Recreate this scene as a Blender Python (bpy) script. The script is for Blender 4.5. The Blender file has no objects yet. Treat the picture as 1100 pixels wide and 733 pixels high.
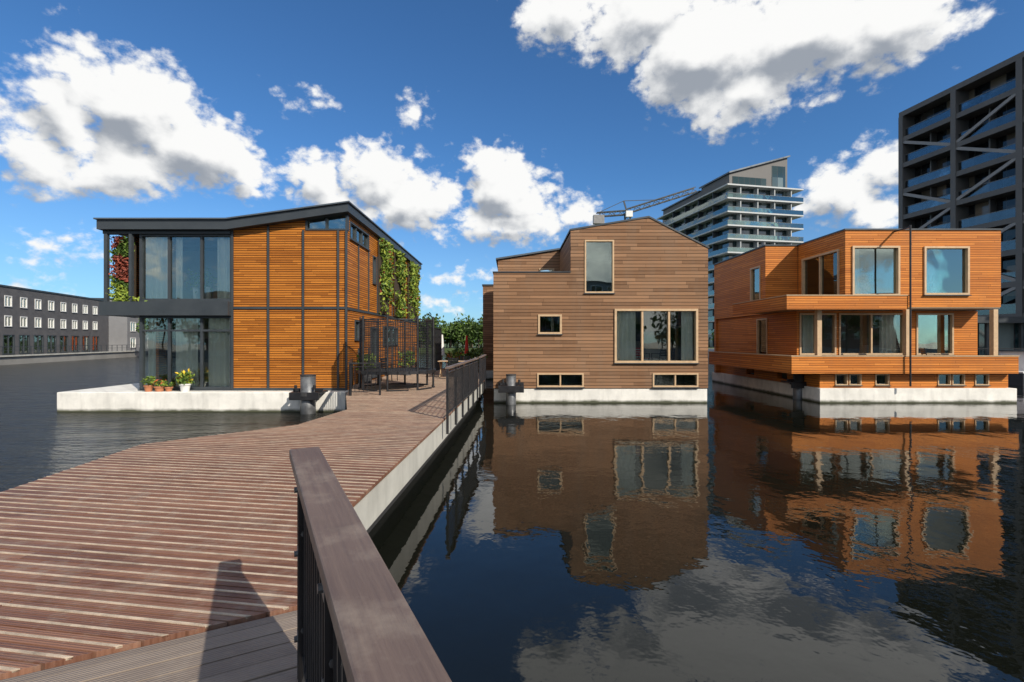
import bpy, math, random
from mathutils import Vector, Matrix
random.seed(7)
R=random.random
def U(a,b): return a+(b-a)*random.random()
S=bpy.context.scene
S.view_settings.view_transform='Standard'; S.view_settings.look='None'; S.view_settings.exposure=0
F=520.0; H=2.5
def PX(u,y): return (u-550)/F*y
def PZ(v,y): return H-(v-366.5)/F*y

# ---------------------------------------------------------------- node helper
class NT:
    def __init__(s,nt): s.t=nt; s.n=nt.nodes; s.l=nt.links
    def new(s,typ,**k):
        n=s.n.new(typ)
        for a,b in k.items(): setattr(n,a,b)
        return n
    def put(s,sock,v):
        if isinstance(v,bpy.types.NodeSocket): s.l.new(v,sock)
        else: sock.default_value=v
    def m(s,op,a,b=None,c=None,clamp=False):
        n=s.new('ShaderNodeMath',operation=op); n.use_clamp=clamp
        s.put(n.inputs[0],a)
        if b is not None: s.put(n.inputs[1],b)
        if c is not None: s.put(n.inputs[2],c)
        return n.outputs[0]
    def vm(s,op,a,b=None,c=None):
        n=s.new('ShaderNodeVectorMath',operation=op)
        s.put(n.inputs[0],a)
        if b is not None: s.put(n.inputs[1],b)
        if c is not None: s.put(n.inputs[2],c)
        return n.outputs['Value'] if op in('LENGTH','DOT_PRODUCT','DISTANCE') else n.outputs[0]
    def comb(s,x,y,z):
        n=s.new('ShaderNodeCombineXYZ')
        for i,v in enumerate((x,y,z)): s.put(n.inputs[i],v)
        return n.outputs[0]
    def sep(s,v):
        n=s.new('ShaderNodeSeparateXYZ'); s.put(n.inputs[0],v); return n.outputs
    def mix(s,f,a,b,blend='MIX'):
        n=s.new('ShaderNodeMix',data_type='RGBA',blend_type=blend)
        s.put(n.inputs[0],f)
        for i,v in ((6,a),(7,b)):
            if isinstance(v,tuple) and len(v)==3: v=v+(1,)
            s.put(n.inputs[i],v)
        return n.outputs[2]
    def noise(s,vec,scale=5,detail=3,rough=.5,out='Fac',**k):
        n=s.new('ShaderNodeTexNoise'); s.put(n.inputs['Vector'],vec)
        n.inputs['Scale'].default_value=scale; n.inputs['Detail'].default_value=detail; n.inputs['Roughness'].default_value=rough
        return n.outputs[out]
    def mr(s,v,a,b,c=0.,d=1.,smooth=False):
        n=s.new('ShaderNodeMapRange'); n.interpolation_type='SMOOTHSTEP' if smooth else 'LINEAR'
        s.put(n.inputs[0],v)
        for i,x in enumerate((a,b,c,d)): s.put(n.inputs[i+1],x)
        return n.outputs[0]

def newmat(name):
    m=bpy.data.materials.new(name); m.use_nodes=True
    t=NT(m.node_tree); bs=m.node_tree.nodes['Principled BSDF']
    tc=t.new('ShaderNodeTexCoord')
    return m,t,bs,tc.outputs['Object']
def bump(t,bs,h,dist=.01,strength=1.):
    b=t.new('ShaderNodeBump'); b.inputs['Distance'].default_value=dist; b.inputs['Strength'].default_value=strength
    t.put(b.inputs['Height'],h); t.l.new(b.outputs[0],bs.inputs['Normal'])

def plain(name,c,rough=.6,var=.25,scale=3.,metal=0.,bumpd=.002,bs_scale=60,spec=None):
    m,t,bs,oc=newmat(name)
    n=t.noise(oc,scale,4,.6); n2=t.noise(oc,bs_scale,2,.6)
    f=t.m('ADD',t.m('MULTIPLY',n,.75),t.m('MULTIPLY',n2,.25))
    f=t.mr(f,.3,.7)
    a=tuple(x*(1-var) for x in c); b=tuple(min(1,x*(1+var)) for x in c)
    t.l.new(t.mix(f,a,b),bs.inputs['Base Color'])
    t.put(bs.inputs['Roughness'],t.mr(n,.3,.7,max(.02,rough-.1),min(1,rough+.1)))
    bs.inputs['Metallic'].default_value=metal
    if bumpd: bump(t,bs,n2,bumpd)
    return m

def cladding(name,ca,cb,pitch,gap=.1,seg=3.2,rough=.6,weather=None,wamt=.4,gd=.25,top=None):
    m,t,bs,oc=newmat(name)
    x,y,z=t.sep(oc)
    s=t.m('ADD',x,y)
    q=t.m('DIVIDE',z,pitch); idx=t.m('FLOOR',q); fr=t.m('FRACT',q)
    wn=t.new('ShaderNodeTexWhiteNoise',noise_dimensions='1D'); t.put(wn.inputs['W'],idx)
    ss=t.m('ADD',t.m('DIVIDE',s,seg),t.m('MULTIPLY',wn.outputs[0],7.))
    sidx=t.m('FLOOR',ss); sfr=t.m('FRACT',ss)
    wn2=t.new('ShaderNodeTexWhiteNoise',noise_dimensions='2D'); t.put(wn2.inputs['Vector'],t.comb(idx,sidx,0.))
    gv=t.comb(t.m('MULTIPLY',s,1.2),t.m('MULTIPLY',z,26.),t.m('MULTIPLY',idx,3.7))
    g=t.noise(gv,1.5,4,.65)
    big=t.noise(oc,.45,3,.6)
    f=t.m('ADD',t.m('MULTIPLY',wn2.outputs[0],.55),t.m('ADD',t.m('MULTIPLY',t.mr(g,.25,.75),.32),t.m('MULTIPLY',big,.25)),clamp=True)
    c=t.mix(f,ca,cb)
    if weather:
        w=t.noise(t.comb(t.m('MULTIPLY',s,1.6),t.m('MULTIPLY',z,.35),0.),1.,5,.65)
        c=t.mix(t.m('MULTIPLY',t.mr(w,.45,.72),wamt),c,weather)
    e=t.m('MINIMUM',fr,t.m('SUBTRACT',1.,fr))
    ge=t.mr(e,gap*.3,gap*.6,0.,1.,True)
    je=t.mr(t.m('MINIMUM',sfr,t.m('SUBTRACT',1.,sfr)),.0006,.0018,0.,1.)
    mask=t.m('MULTIPLY',ge,je)
    c=t.mix(t.mr(mask,0,1,gd,1.),(.012,.008,.006),c)
    t.l.new(c,bs.inputs['Base Color'])
    t.put(bs.inputs['Roughness'],t.mr(g,.3,.7,rough-.1,rough+.12))
    bs.inputs['Specular IOR Level'].default_value=.2
    h=t.m('ADD',mask,t.m('MULTIPLY',g,.12))
    bump(t,bs,h,.012)
    return m

M={}
M['cladL']=cladding('slatted_red_cedar',(.24,.070,.010),(.62,.225,.034),.085,.28,1.32,.5,gd=.08)
M['cladC']=cladding('weathered_larch',(.11,.053,.026),(.36,.200,.108),.14,.16,2.4,.7,(.23,.165,.115),.35)
M['cladC2']=cladding('weathered_larch_upper',(.13,.066,.034),(.38,.215,.12),.14,.16,2.2,.7,(.26,.19,.14),.3)
M['cladR']=cladding('orange_cedar',(.36,.10,.016),(.72,.26,.052),.095,.18,2.6,.55,(.38,.15,.05),.35)
M['anth']=plain('anthracite_metal',(.040,.048,.055),.45,.2,1.5,.0,.0)
M['zinc']=plain('zinc_roof',(.10,.12,.14),.4,.2,.8,.3,.0)
M['steel']=plain('galvanised_steel',(.16,.165,.17),.45,.35,4,.6,.002)
M['brace']=plain('painted_steel_brace',(.22,.215,.21),.5,.2,1,.0,.0)
M['black']=plain('black_steel',(.018,.018,.02),.4,.3,5,.0,.001)
M['rubber']=plain('dark_rubber',(.03,.03,.032),.75,.3,5,.0,.002)
M['white']=plain('white_paint',(.72,.71,.68),.5,.08,2,.0,.001)
M['palewood']=plain('oiled_oak_frame',(.52,.36,.21),.5,.15,6,.0,.001)
M['slabw']=plain('light_concrete_slab',(.44,.46,.46),.6,.12,.3,.0,.0)
M['inner']=plain('plaster_interior',(.32,.29,.25),.8,.1,1,.0,.0)
M['innerfloor']=plain('oak_floor_interior',(.22,.14,.08),.5,.2,2,.0,.0)
M['darkint']=plain('dark_interior',(.03,.03,.03),.7,.3,1,.0,.0)
M['curtain']=plain('white_curtain',(.82,.82,.76),.85,.06,3,.0,.001)
M['terra']=plain('terracotta',(.42,.17,.08),.8,.2,6)
M['soil']=plain('soil',(.05,.035,.02),.95,.3,9)
M['brickdark']=plain('dark_grey_brick',(.10,.097,.10),.8,.25,1.2)
M['brickgrey']=plain('grey_render',(.20,.20,.205),.8,.15,.6)
M['brickred']=plain('brown_red_brick',(.24,.13,.09),.8,.25,.8)
M['towerd']=plain('brown_grey_tower_cladding',(.10,.095,.09),.55,.25,.4,.0,.0)
M['quay']=plain('quay_paving',(.26,.25,.23),.85,.25,.3)
M['grassland']=plain('grass_bank',(.06,.09,.03),.95,.4,.4)
M['red']=plain('red_fabric',(.55,.03,.02),.7,.15,4)
M['orangep']=plain('orange_paint',(.60,.12,.03),.5,.2,2)
M['yellow']=plain('yellow_petals',(.75,.5,.03),.7,.2,20)
M['bark']=plain('bark',(.09,.065,.045),.9,.3,8)

def leafmat(name,a,b,c=None):
    m,t,bs,oc=newmat(name)
    g=t.new('ShaderNodeNewGeometry')
    f=g.outputs['Random Per Island']
    col=t.mix(f,a,b)
    t.l.new(col,bs.inputs['Base Color']); bs.inputs['Roughness'].default_value=.6
    bs.inputs['Specular IOR Level'].default_value=.3
    return m
M['leaf']=leafmat('foliage_green',(.03,.07,.012),(.12,.19,.03))
M['leafy']=leafmat('foliage_yellow_green',(.10,.17,.02),(.30,.36,.05))
M['leafr']=leafmat('foliage_red',(.12,.03,.02),(.30,.07,.04))
M['leafd']=leafmat('foliage_dark',(.025,.05,.012),(.075,.12,.025))

def concrete(name,c):
    m,t,bs,oc=newmat(name)
    x,y,z=t.sep(oc)
    n=t.noise(oc,1.3,5,.65); n2=t.noise(oc,45,2,.6)
    st=t.noise(t.comb(t.m('MULTIPLY',t.m('ADD',x,y),3.),t.m('MULTIPLY',z,.5),0.),1.,4,.6)
    col=t.mix(t.mr(n,.3,.7),tuple(v*.8 for v in c),tuple(min(1,v*1.1) for v in c))
    col=t.mix(t.m('MULTIPLY',t.mr(st,.5,.74),.4),col,tuple(v*.45 for v in c))
    wet=t.m('ADD',z,t.m('MULTIPLY',n,.16))
    col=t.mix(t.mr(wet,.12,.22),(.06,.065,.035),col)
    t.l.new(col,bs.inputs['Base Color']); bs.inputs['Roughness'].default_value=.75
    bump(t,bs,n2,.004)
    return m
M['conc']=concrete('pontoon_concrete',(.78,.76,.70))
M['conc2']=concrete('jetty_concrete',(.50,.49,.44))

def glassmat(name,tint,boost=.1,k=1.6,gt=(.95,.98,1.),wav=.6):
    m=bpy.data.materials.new(name); m.use_nodes=True
    t=NT(m.node_tree); t.n.clear()
    out=t.new('ShaderNodeOutputMaterial'); mx=t.new('ShaderNodeMixShader')
    tr=t.new('ShaderNodeBsdfTransparent'); tr.inputs[0].default_value=tint+(1,)
    gl=t.new('ShaderNodeBsdfGlossy'); gl.inputs['Roughness'].default_value=.012; gl.inputs[0].default_value=gt+(1,)
    tc=t.new('ShaderNodeTexCoord')
    b=t.new('ShaderNodeBump'); b.inputs['Distance'].default_value=.008; b.inputs['Strength'].default_value=wav
    t.put(b.inputs['Height'],t.noise(tc.outputs['Object'],.9,1,.4)); t.l.new(b.outputs[0],gl.inputs['Normal'])
    fr=t.new('ShaderNodeFresnel'); fr.inputs[0].default_value=1.5
    f=t.m('ADD',t.m('MULTIPLY',fr.outputs[0],k),boost,clamp=True)
    t.put(mx.inputs[0],f); t.l.new(tr.outputs[0],mx.inputs[1]); t.l.new(gl.outputs[0],mx.inputs[2]); t.l.new(mx.outputs[0],out.inputs[0])
    return m
M['glass']=glassmat('window_glass',(.95,.97,.94),.07,1.1,(.95,1.,.96))
M['glassR']=glassmat('tinted_window_glass',(.84,.90,.86),.18,1.3,(.92,1.,.94))
M['glassB']=glassmat('balustrade_glass',(.55,.68,.66),.14,1.2,(.85,1.,.97))
M['glassD']=glassmat('dark_balustrade_glass',(.55,.58,.58),.05,.8)
def towerglass(name,dark,light,thr,ior):
    m,t,bs,oc=newmat(name)
    x,y,z=t.sep(oc)
    s=t.m('ADD',x,y)
    wn=t.new('ShaderNodeTexWhiteNoise',noise_dimensions='2D'); t.put(wn.inputs['Vector'],t.comb(t.m('FLOOR',t.m('DIVIDE',s,1.5)),t.m('FLOOR',t.m('DIVIDE',z,3.1)),0.))
    c=t.mix(t.mr(wn.outputs[0],thr,.97),dark,light)
    fr=t.m('FRACT',t.m('DIVIDE',s,1.5))
    c=t.mix(t.m('LESS_THAN',fr,.06),c,(.05,.05,.05))
    t.l.new(c,bs.inputs['Base Color']); bs.inputs['Roughness'].default_value=.06; bs.inputs['IOR'].default_value=ior
    return m
M['tglass']=towerglass('tower_glazing',(.012,.035,.04),(.20,.25,.24),.6,1.9)
M['dglass']=towerglass('dark_tower_glazing',(.012,.014,.016),(.20,.17,.13),.6,1.5)

def deckmat(name,ca,cb,axis,groove=.5):
    m,t,bs,oc=newmat(name)
    g=t.new('ShaderNodeNewGeometry')
    r=g.outputs['Random Per Island']
    al=t.vm('DOT_PRODUCT',oc,axis); pe=t.vm('DOT_PRODUCT',oc,(-axis[1],axis[0],0))
    gr=t.noise(t.comb(t.m('MULTIPLY',al,1.5),t.m('MULTIPLY',pe,50.),t.m('MULTIPLY',r,40.)),1.,5,.65)
    big=t.noise(oc,1.3,4,.6)
    f=t.m('ADD',t.m('MULTIPLY',r,.5),t.m('ADD',t.m('MULTIPLY',t.mr(gr,.3,.7),.4),t.m('MULTIPLY',t.mr(big,.35,.65),.2)),clamp=True)
    c=t.mix(f,ca,cb)
    dirt=t.noise(oc,5.,5,.7)
    c=t.mix(t.m('MULTIPLY',t.mr(dirt,.5,.72),.5),c,(.30,.25,.20))
    st=t.noise(oc,.8,5,.7)
    c=t.mix(t.m('MULTIPLY',t.mr(st,.53,.7),.55),c,tuple(v*.5 for v in ca))
    t.l.new(c,bs.inputs['Base Color'])
    t.put(bs.inputs['Roughness'],t.mr(gr,.3,.7,.42,.68))
    gro=t.m('SINE',t.m('MULTIPLY',pe,2*math.pi/.0165))
    bump(t,bs,t.m('ADD',t.m('MULTIPLY',gro,groove),gr),.0025)
    return m
tb=math.atan(-.16); AX1=(math.cos(tb),math.sin(tb),0)
RD=Vector((-.463,.886,0)).normalized(); AX2=(RD.y,-RD.x,0)
M['deck']=deckmat('red_brown_deck_board',(.115,.046,.028),(.29,.145,.090),AX1)
M['deckg']=deckmat('grey_deck_board',(.13,.10,.08),(.28,.225,.18),AX2)
M['strip']=plain('anti_slip_strip',(.44,.35,.26),.85,.4,7,0,.003,120)
M['rail']=deckmat('weathered_handrail_wood',(.065,.042,.034),(.20,.145,.12),tuple(RD),0.)

def watermat():
    m,t,bs,oc=newmat('canal_water')
    x,y,z=t.sep(oc)
    bs.inputs['Base Color'].default_value=(.006,.007,.005,1)
    bs.inputs['IOR'].default_value=1.45
    n1=t.noise(t.vm('MULTIPLY',oc,(1.,.8,1.)),1.1,2,.5)
    n2=t.noise(oc,6.,2,.55)
    big=t.noise(oc,.09,1,.5)
    calm=t.m('ADD',t.m('MULTIPLY',n1,.011),t.m('MULTIPLY',n2,.0020))
    calm=t.m('MULTIPLY',calm,t.mr(big,.35,.65,.5,1.7))
    c1=t.noise(t.vm('MULTIPLY',oc,(.8,1.5,1.)),3.2,4,.7)
    c2=t.noise(t.vm('MULTIPLY',oc,(.7,1.3,1.)),.9,3,.55)
    chop=t.m('ADD',t.m('MULTIPLY',c1,.13),t.m('MULTIPLY',c2,.34))
    mask=t.m('MAXIMUM',t.mr(x,-8.,-3.,1.,0.,True),t.mr(y,24.,45.,0.,.5,True))
    t.put(bs.inputs['Roughness'],t.mr(mask,0.,1.,.015,.09))
    h=t.m('ADD',t.m('MULTIPLY',calm,t.m('SUBTRACT',1.,mask)),t.m('MULTIPLY',chop,mask))
    bump(t,bs,h,1.)
    return m
M['water']=watermat()

# ---------------------------------------------------------------- mesh builder
class MB:
    def __init__(s): s.v=[];s.f=[];s.mi=[];s.mats=[];s.T=None
    def mid(s,m):
        if m not in s.mats: s.mats.append(m)
        return s.mats.index(m)
    def add(s,vs,fs,m):
        b=len(s.v)
        for p in vs:
            p=Vector(p)
            if s.T is not None: p=s.T@p
            s.v.append(p)
        k=s.mid(m)
        for f in fs: s.f.append([b+i for i in f]); s.mi.append(k)
    def box(s,x0,x1,y0,y1,z0,z1,m):
        if x0>x1:x0,x1=x1,x0
        if y0>y1:y0,y1=y1,y0
        if z0>z1:z0,z1=z1,z0
        s.add([(x0,y0,z0),(x1,y0,z0),(x1,y1,z0),(x0,y1,z0),(x0,y0,z1),(x1,y0,z1),(x1,y1,z1),(x0,y1,z1)],
              [(0,3,2,1),(4,5,6,7),(0,1,5,4),(1,2,6,5),(2,3,7,6),(3,0,4,7)],m)
    def pxz(s,poly,y0,y1,m):
        n=len(poly)
        s.add([(x,y0,z) for x,z in poly]+[(x,y1,z) for x,z in poly],
              [tuple(range(n)),tuple(range(2*n-1,n-1,-1))]+[(i,n+i,n+(i+1)%n,(i+1)%n) for i in range(n)],m)
    def pxy(s,poly,z0,z1,m):
        n=len(poly)
        a=sum(poly[i][0]*poly[(i+1)%n][1]-poly[(i+1)%n][0]*poly[i][1] for i in range(n))
        if a<0: poly=poly[::-1]
        s.add([(x,y,z0) for x,y in poly]+[(x,y,z1) for x,y in poly],
              [tuple(range(n-1,-1,-1)),tuple(range(n,2*n))]+[(i,(i+1)%n,n+(i+1)%n,n+i) for i in range(n)],m)
    def cyl(s,p0,p1,r0,r1=None,n=12,m=None):
        if r1 is None:r1=r0
        p0=Vector(p0);p1=Vector(p1);d=(p1-p0).normalized()
        a=d.orthogonal().normalized();b=d.cross(a)
        vs=[]
        for p,r in((p0,r0),(p1,r1)):
            for i in range(n):
                t=2*math.pi*i/n; vs.append(p+a*(r*math.cos(t))+b*(r*math.sin(t)))
        s.add(vs,[(i,(i+1)%n,n+(i+1)%n,n+i) for i in range(n)]+[tuple(range(n-1,-1,-1)),tuple(range(n,2*n))],m)
    def beam(s,p0,p1,w,h,m):
        p0=Vector(p0);p1=Vector(p1);d=(p1-p0).normalized()
        up=Vector((0,0,1))
        if abs(d.z)>.97: up=Vector((0,1,0))
        a=d.cross(up).normalized()*w/2;b=a.cross(d).normalized()*h/2
        vs=[p0-a-b,p0+a-b,p0+a+b,p0-a+b,p1-a-b,p1+a-b,p1+a+b,p1-a+b]
        s.add(vs,[(0,3,2,1),(4,5,6,7),(0,1,5,4),(1,2,6,5),(2,3,7,6),(3,0,4,7)],m)
    def leaf(s,p,size,m):
        a=Vector((U(-1,1),U(-1,1),U(-1,1))).normalized(); b=a.orthogonal().normalized()
        b=(Matrix.Rotation(U(0,6.28),3,a)@b); c=a.cross(b)
        p=Vector(p); l=size*U(.6,1.3); w=l*U(.35,.6)
        s.add([p-b*l,p+c*w+a*l*.2,p+b*l,p-c*w+a*l*.15],[(0,1,2,3)],m)
    def build(s,name,parent=None,bevel=0,smooth=False):
        me=bpy.data.meshes.new(name); me.from_pydata([tuple(v) for v in s.v],[],s.f)
        for m in s.mats: me.materials.append(M[m])
        me.polygons.foreach_set('material_index',s.mi)
        if smooth: me.polygons.foreach_set('use_smooth',[len(f)==4 for f in s.f])
        me.update()
        o=bpy.data.objects.new(name,me); S.collection.objects.link(o)
        if parent: o.parent=parent
        if bevel:
            b=o.modifiers.new('bevel','BEVEL'); b.width=bevel; b.segments=2; b.limit_method='ANGLE'
        return o
def empty(name):
    o=bpy.data.objects.new(name,None); S.collection.objects.link(o); return o

def wbox(mb,w,a0,a1,d0,d1,z0,z1,m):
    k,c=w
    if k=='F': mb.box(a0,a1,c-d1,c-d0,z0,z1,m)
    elif k=='B': mb.box(a0,a1,c+d0,c+d1,z0,z1,m)
    elif k=='R': mb.box(c+d0,c+d1,a0,a1,z0,z1,m)
    else: mb.box(c-d1,c-d0,a0,a1,z0,z1,m)
def facade(mb,w,a0,a1,z0,z1,ops,m,th=.22):
    As=sorted(set([a0,a1]+[min(max(o[i],a0),a1) for o in ops for i in(0,1)]))
    for i in range(len(As)-1):
        l,r=As[i],As[i+1]
        if r-l<1e-5: continue
        c=(l+r)/2
        cov=sorted([(max(o[2],z0),min(o[3],z1)) for o in ops if o[0]<c<o[1] and o[3]>z0 and o[2]<z1])
        z=z0
        for p,q in cov:
            if p>z+1e-5: wbox(mb,w,l,r,-th,0,z,p,m)
            z=max(z,q)
        if z<z1-1e-5: wbox(mb,w,l,r,-th,0,z,z1,m)
def window(fr,gl,w,a0,a1,z0,z1,mf='palewood',fw=.07,mull=(),trans=(),d0=-.16,d1=.035,glass='glass',gd=-.07,sub=True):
    wbox(fr,w,a0,a1,d0,d1,z0,z0+fw,mf); wbox(fr,w,a0,a1,d0,d1,z1-fw,z1,mf)
    wbox(fr,w,a0,a0+fw,d0,d1,z0+fw,z1-fw,mf); wbox(fr,w,a1-fw,a1,d0,d1,z0+fw,z1-fw,mf)
    for q in mull:
        c=a0+(a1-a0)*q; wbox(fr,w,c-fw*.45,c+fw*.45,d0+.03,d1-.03,z0+fw,z1-fw,mf)
    for q in trans:
        c=z0+(z1-z0)*q; wbox(fr,w,a0+fw,a1-fw,d0+.035,d1-.035,c-fw*.4,c+fw*.4,mf)
    wbox(gl,w,a0+fw*.5,a1-fw*.5,gd-.004,gd,z0+fw*.5,z1-fw*.5,glass)
    wbox(fr,w,a0-.03,a1+.03,0.002,d1+.04,z0-.035,z0-.002,'anth')
def curtain(mb,w,a0,a1,z0,z1,d=-.35,m='curtain'):
    n=max(8,int((a1-a0)/.03)); vs=[];fs=[]
    ph=U(0,6)
    for i in range(n+1):
        a=a0+(a1-a0)*i/n; dd=d+.04*math.sin(i*.95+ph)+.012*math.sin(i*.37)
        k,c=w
        for z in(z0,z1):
            if k=='F': vs.append((a,c-dd,z))
            elif k=='R': vs.append((c+dd,a,z))
            else: vs.append((c-dd,a,z))
    for i in range(n): fs.append((2*i,2*i+2,2*i+3,2*i+1))
    mb.add(vs,fs,m)

# ================================================================ WATER & GROUND
mb=MB(); mb.add([(-3000,-3000,0),(3000,-3000,0),(3000,3000,0),(-3000,3000,0)],[(0,1,2,3)],'water'); mb.build('water')
mb=MB()
mb.pxy([(-46,20),(-52,47),(-60.5,80),(-61,96),(-500,96),(-500,20)],-1.5,.85,'quay')
mb.box(-500,500,100,2500,-1.5,1.0,'grassland')
mb.pxy([(25.5,37),(70,30),(500,20),(500,99.9),(36,99.9),(27,60)],-1.5,.95,'quay')
mb.pxy([(-51.8,47),(-52.3,47),(-60.8,80),(-60.3,80)],.85,1.0,'conc2')
mb.box(-300,300,-300,-46,-1.5,1.0,'quay')
mb.build('quay_ground')

# ================================================================ DECK / JETTY
def clip(poly,n,c,keep_ge):
    out=[];N=len(poly)
    for i in range(N):
        p,q=poly[i],poly[(i+1)%N]
        dp=p[0]*n[0]+p[1]*n[1]-c; dq=q[0]*n[0]+q[1]*n[1]-c
        if not keep_ge: dp,dq=-dp,-dq
        if dp>=0: out.append(p)
        if (dp>0 and dq<0) or (dp<0 and dq>0):
            t=dp/(dp-dq); out.append((p[0]+(q[0]-p[0])*t,p[1]+(q[1]-p[1])*t))
    return out
def area(p): return abs(sum(p[i][0]*p[(i+1)%len(p)][1]-p[(i+1)%len(p)][0]*p[i][1] for i in range(len(p))))/2
def boards(mb,poly,ax,pitch,gap,z0,z1,m,strip=None):
    n=(-ax[1],ax[0]); ds=[p[0]*n[0]+p[1]*n[1] for p in poly]
    k=math.floor(min(ds)/pitch)
    while k*pitch<max(ds):
        a=k*pitch; k+=1
        base=clip(clip(poly,n,a,True),n,a+pitch-gap,False)
        if len(base)<3 or area(base)<.004: continue
        ss=[p[0]*ax[0]+p[1]*ax[1] for p in base]; lo,hi=min(ss),max(ss)
        cuts=[lo-1]; c=lo+U(.8,2.6)
        while c<hi-.5: cuts.append(c); c+=U(2.2,3.6)
        cuts.append(hi+1)
        for j in range(len(cuts)-1):
            q=clip(clip(base,ax,cuts[j]+.0015,True),ax,cuts[j+1]-.0015,False)
            if len(q)<3 or area(q)<.002: continue
            mb.pxy(q,z0,z1+U(-.002,.002),m)
        if strip:
            c=a+(pitch-gap)/2
            for off in strip:
                q=clip(clip(poly,n,c+off-.009,True),n,c+off+.009,False)
                if len(q)>=3 and area(q)>.001 : mb.pxy(q,z1-.01,z1+.0045,'strip')
DZ=.9
main=[(-1.20,2.98),(-1.60,3.72),(-1.38,10.3),(-1.12,20),(-1.9,26),(-1.9,60),(-4.2,60),(-4.0,24),(-5.75,23.9),(-5.75,17.2),(-4.8,14),(-3.85,11.3),(-4.1,9.25),(-5.74,7.5),(-4.85,1.09)]
jet=empty('jetty_deck')
pA=[(-1.20,2.98),(-1.60,3.72),(-1.38,10.3),(-1.34,12.0),(-4.0965,12.0),(-3.85,11.3),(-4.1,9.25),(-5.74,7.5),(-4.85,1.09)]
pB=[(-1.34,12.0),(-1.12,20),(-1.9,26),(-1.9,60),(-4.2,60),(-4.0,24),(-5.75,23.9),(-5.75,17.2),(-4.8,14),(-4.0965,12.0)]
mb=MB(); boards(mb,pA,AX1[:2],.118,.009,.86,DZ,'deck',strip=(0,)); 
boards(mb,pB,AX1[:2],.118,.009,.86,DZ,'deck',strip=(0,)); mb.build('deck_boards',jet,bevel=.002)
mb=MB()
def inset(poly,d):
    out=[];N=len(poly)
    ar=sum(poly[i][0]*poly[(i+1)%N][1]-poly[(i+1)%N][0]*poly[i][1] for i in range(N))
    sg=1 if ar>0 else -1
    for i in range(N):
        a=Vector(poly[i-1]);b=Vector(poly[i]);c=Vector(poly[(i+1)%N])
        d1=(b-a).normalized();d2=(c-b).normalized()
        n1=Vector((-d1.y,d1.x))*sg;n2=Vector((-d2.y,d2.x))*sg
        k=(n1+n2);k=k/max(.3,k.dot(n1)); out.append(tuple(b+k*d))
    return out
mb.pxy(inset(main,.05),.42,.80,'conc2')
mb.pxy(inset(main,.35),-.8,.419,'rubber')
mb.pxy(inset(main,.12),.80,.858,'rubber')
mb.build('jetty_float',jet)
S0=Vector((-1.165,2.955)); d_=Vector((.463,-.886)).normalized(); w_=Vector((-.886,-.463)).normalized()
q0=S0; q1=S0+d_*6; q2=q1+w_*4.2; q3=S0+w_*4.2
off=d_*.012
g=[tuple(q0+off),tuple(q1),tuple(q2),tuple(q3+off)]
mb=MB(); boards(mb,g,(w_.x,w_.y),.118,.008,.86,DZ-.002,'deckg',strip=None)
mb.build('grey_deck_boards',jet,bevel=.002)
mb=MB(); mb.pxy(inset(g,.05),.42,.80,'conc2'); mb.pxy(inset(g,.12),.80,.856,'rubber'); mb.pxy(inset(g,.3),-.8,.419,'rubber'); mb.build('landing_float',jet)

rl=empty('deck_railing')
c0=Vector((-1.012,2.36,0)); rd=Vector((.463,-.886,0)).normalized(); rn=Vector((.886,.463,0))
mb=MB(); L=4.2; zt=1.98
w=.0675
def rp(s,o,z): p=c0+rd*s+rn*o; return (p.x,p.y,z)
vs=[rp(0,-w,zt-.045),rp(0,w,zt-.045),rp(0,w,zt),rp(0,-w,zt),rp(L,-w,zt-.045),rp(L,w,zt-.045),rp(L,w,zt),rp(L,-w,zt)]
mb.add(vs,[(0,3,2,1),(4,5,6,7),(0,1,5,4),(1,2,6,5),(2,3,7,6),(3,0,4,7)],'rail')
mb.build('handrail',rl,bevel=.006)
mb=MB()
mb.beam(rp(.02,0,zt-.052),rp(L,0,zt-.052),.05,.012,'black')
mb.beam(rp(.03,0,1.03),rp(L,0,1.03),.04,.012,'black')
mb.beam(rp(.03,0,1.84),rp(L,0,1.84),.03,.012,'black')
s=.05
while s<L:
    p=c0+rd*s
    T=Matrix.Translation(p)@Matrix.Rotation(math.atan2(rd.y,rd.x),4,'Z')
    mb.T=T
    mb.box(-.006,.006,-.035,.035,.55,zt-.058,'black'); mb.box(.045,.057,-.035,.035,.55,zt-.058,'black')
    for z in(.7,1.15,1.6,1.86): mb.cyl((-.012,-.012,z),(.065,-.012,z),.012,n=8,m='steel')
    for z in(1.1,1.5,1.8): mb.cyl((.025,-.05,z),(.025,-.02,z),.014,n=8,m='steel'); mb.box(-.005,.056,-.036,-.03,z-.03,z+.03,'steel')
    mb.box(-.02,.07,-.06,-.035,.55,.84,'black')
    mb.T=None
    s+=1.02
s=.12
while s<L:
    p=c0+rd*s; mb.T=Matrix.Translation(p)@Matrix.Rotation(math.atan2(rd.y,rd.x),4,'Z')
    mb.box(-.005,.005,-.014,.014,1.036,1.834,'black'); mb.T=None
    s+=.085
mb.build('posts_and_balusters',rl)

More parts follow.
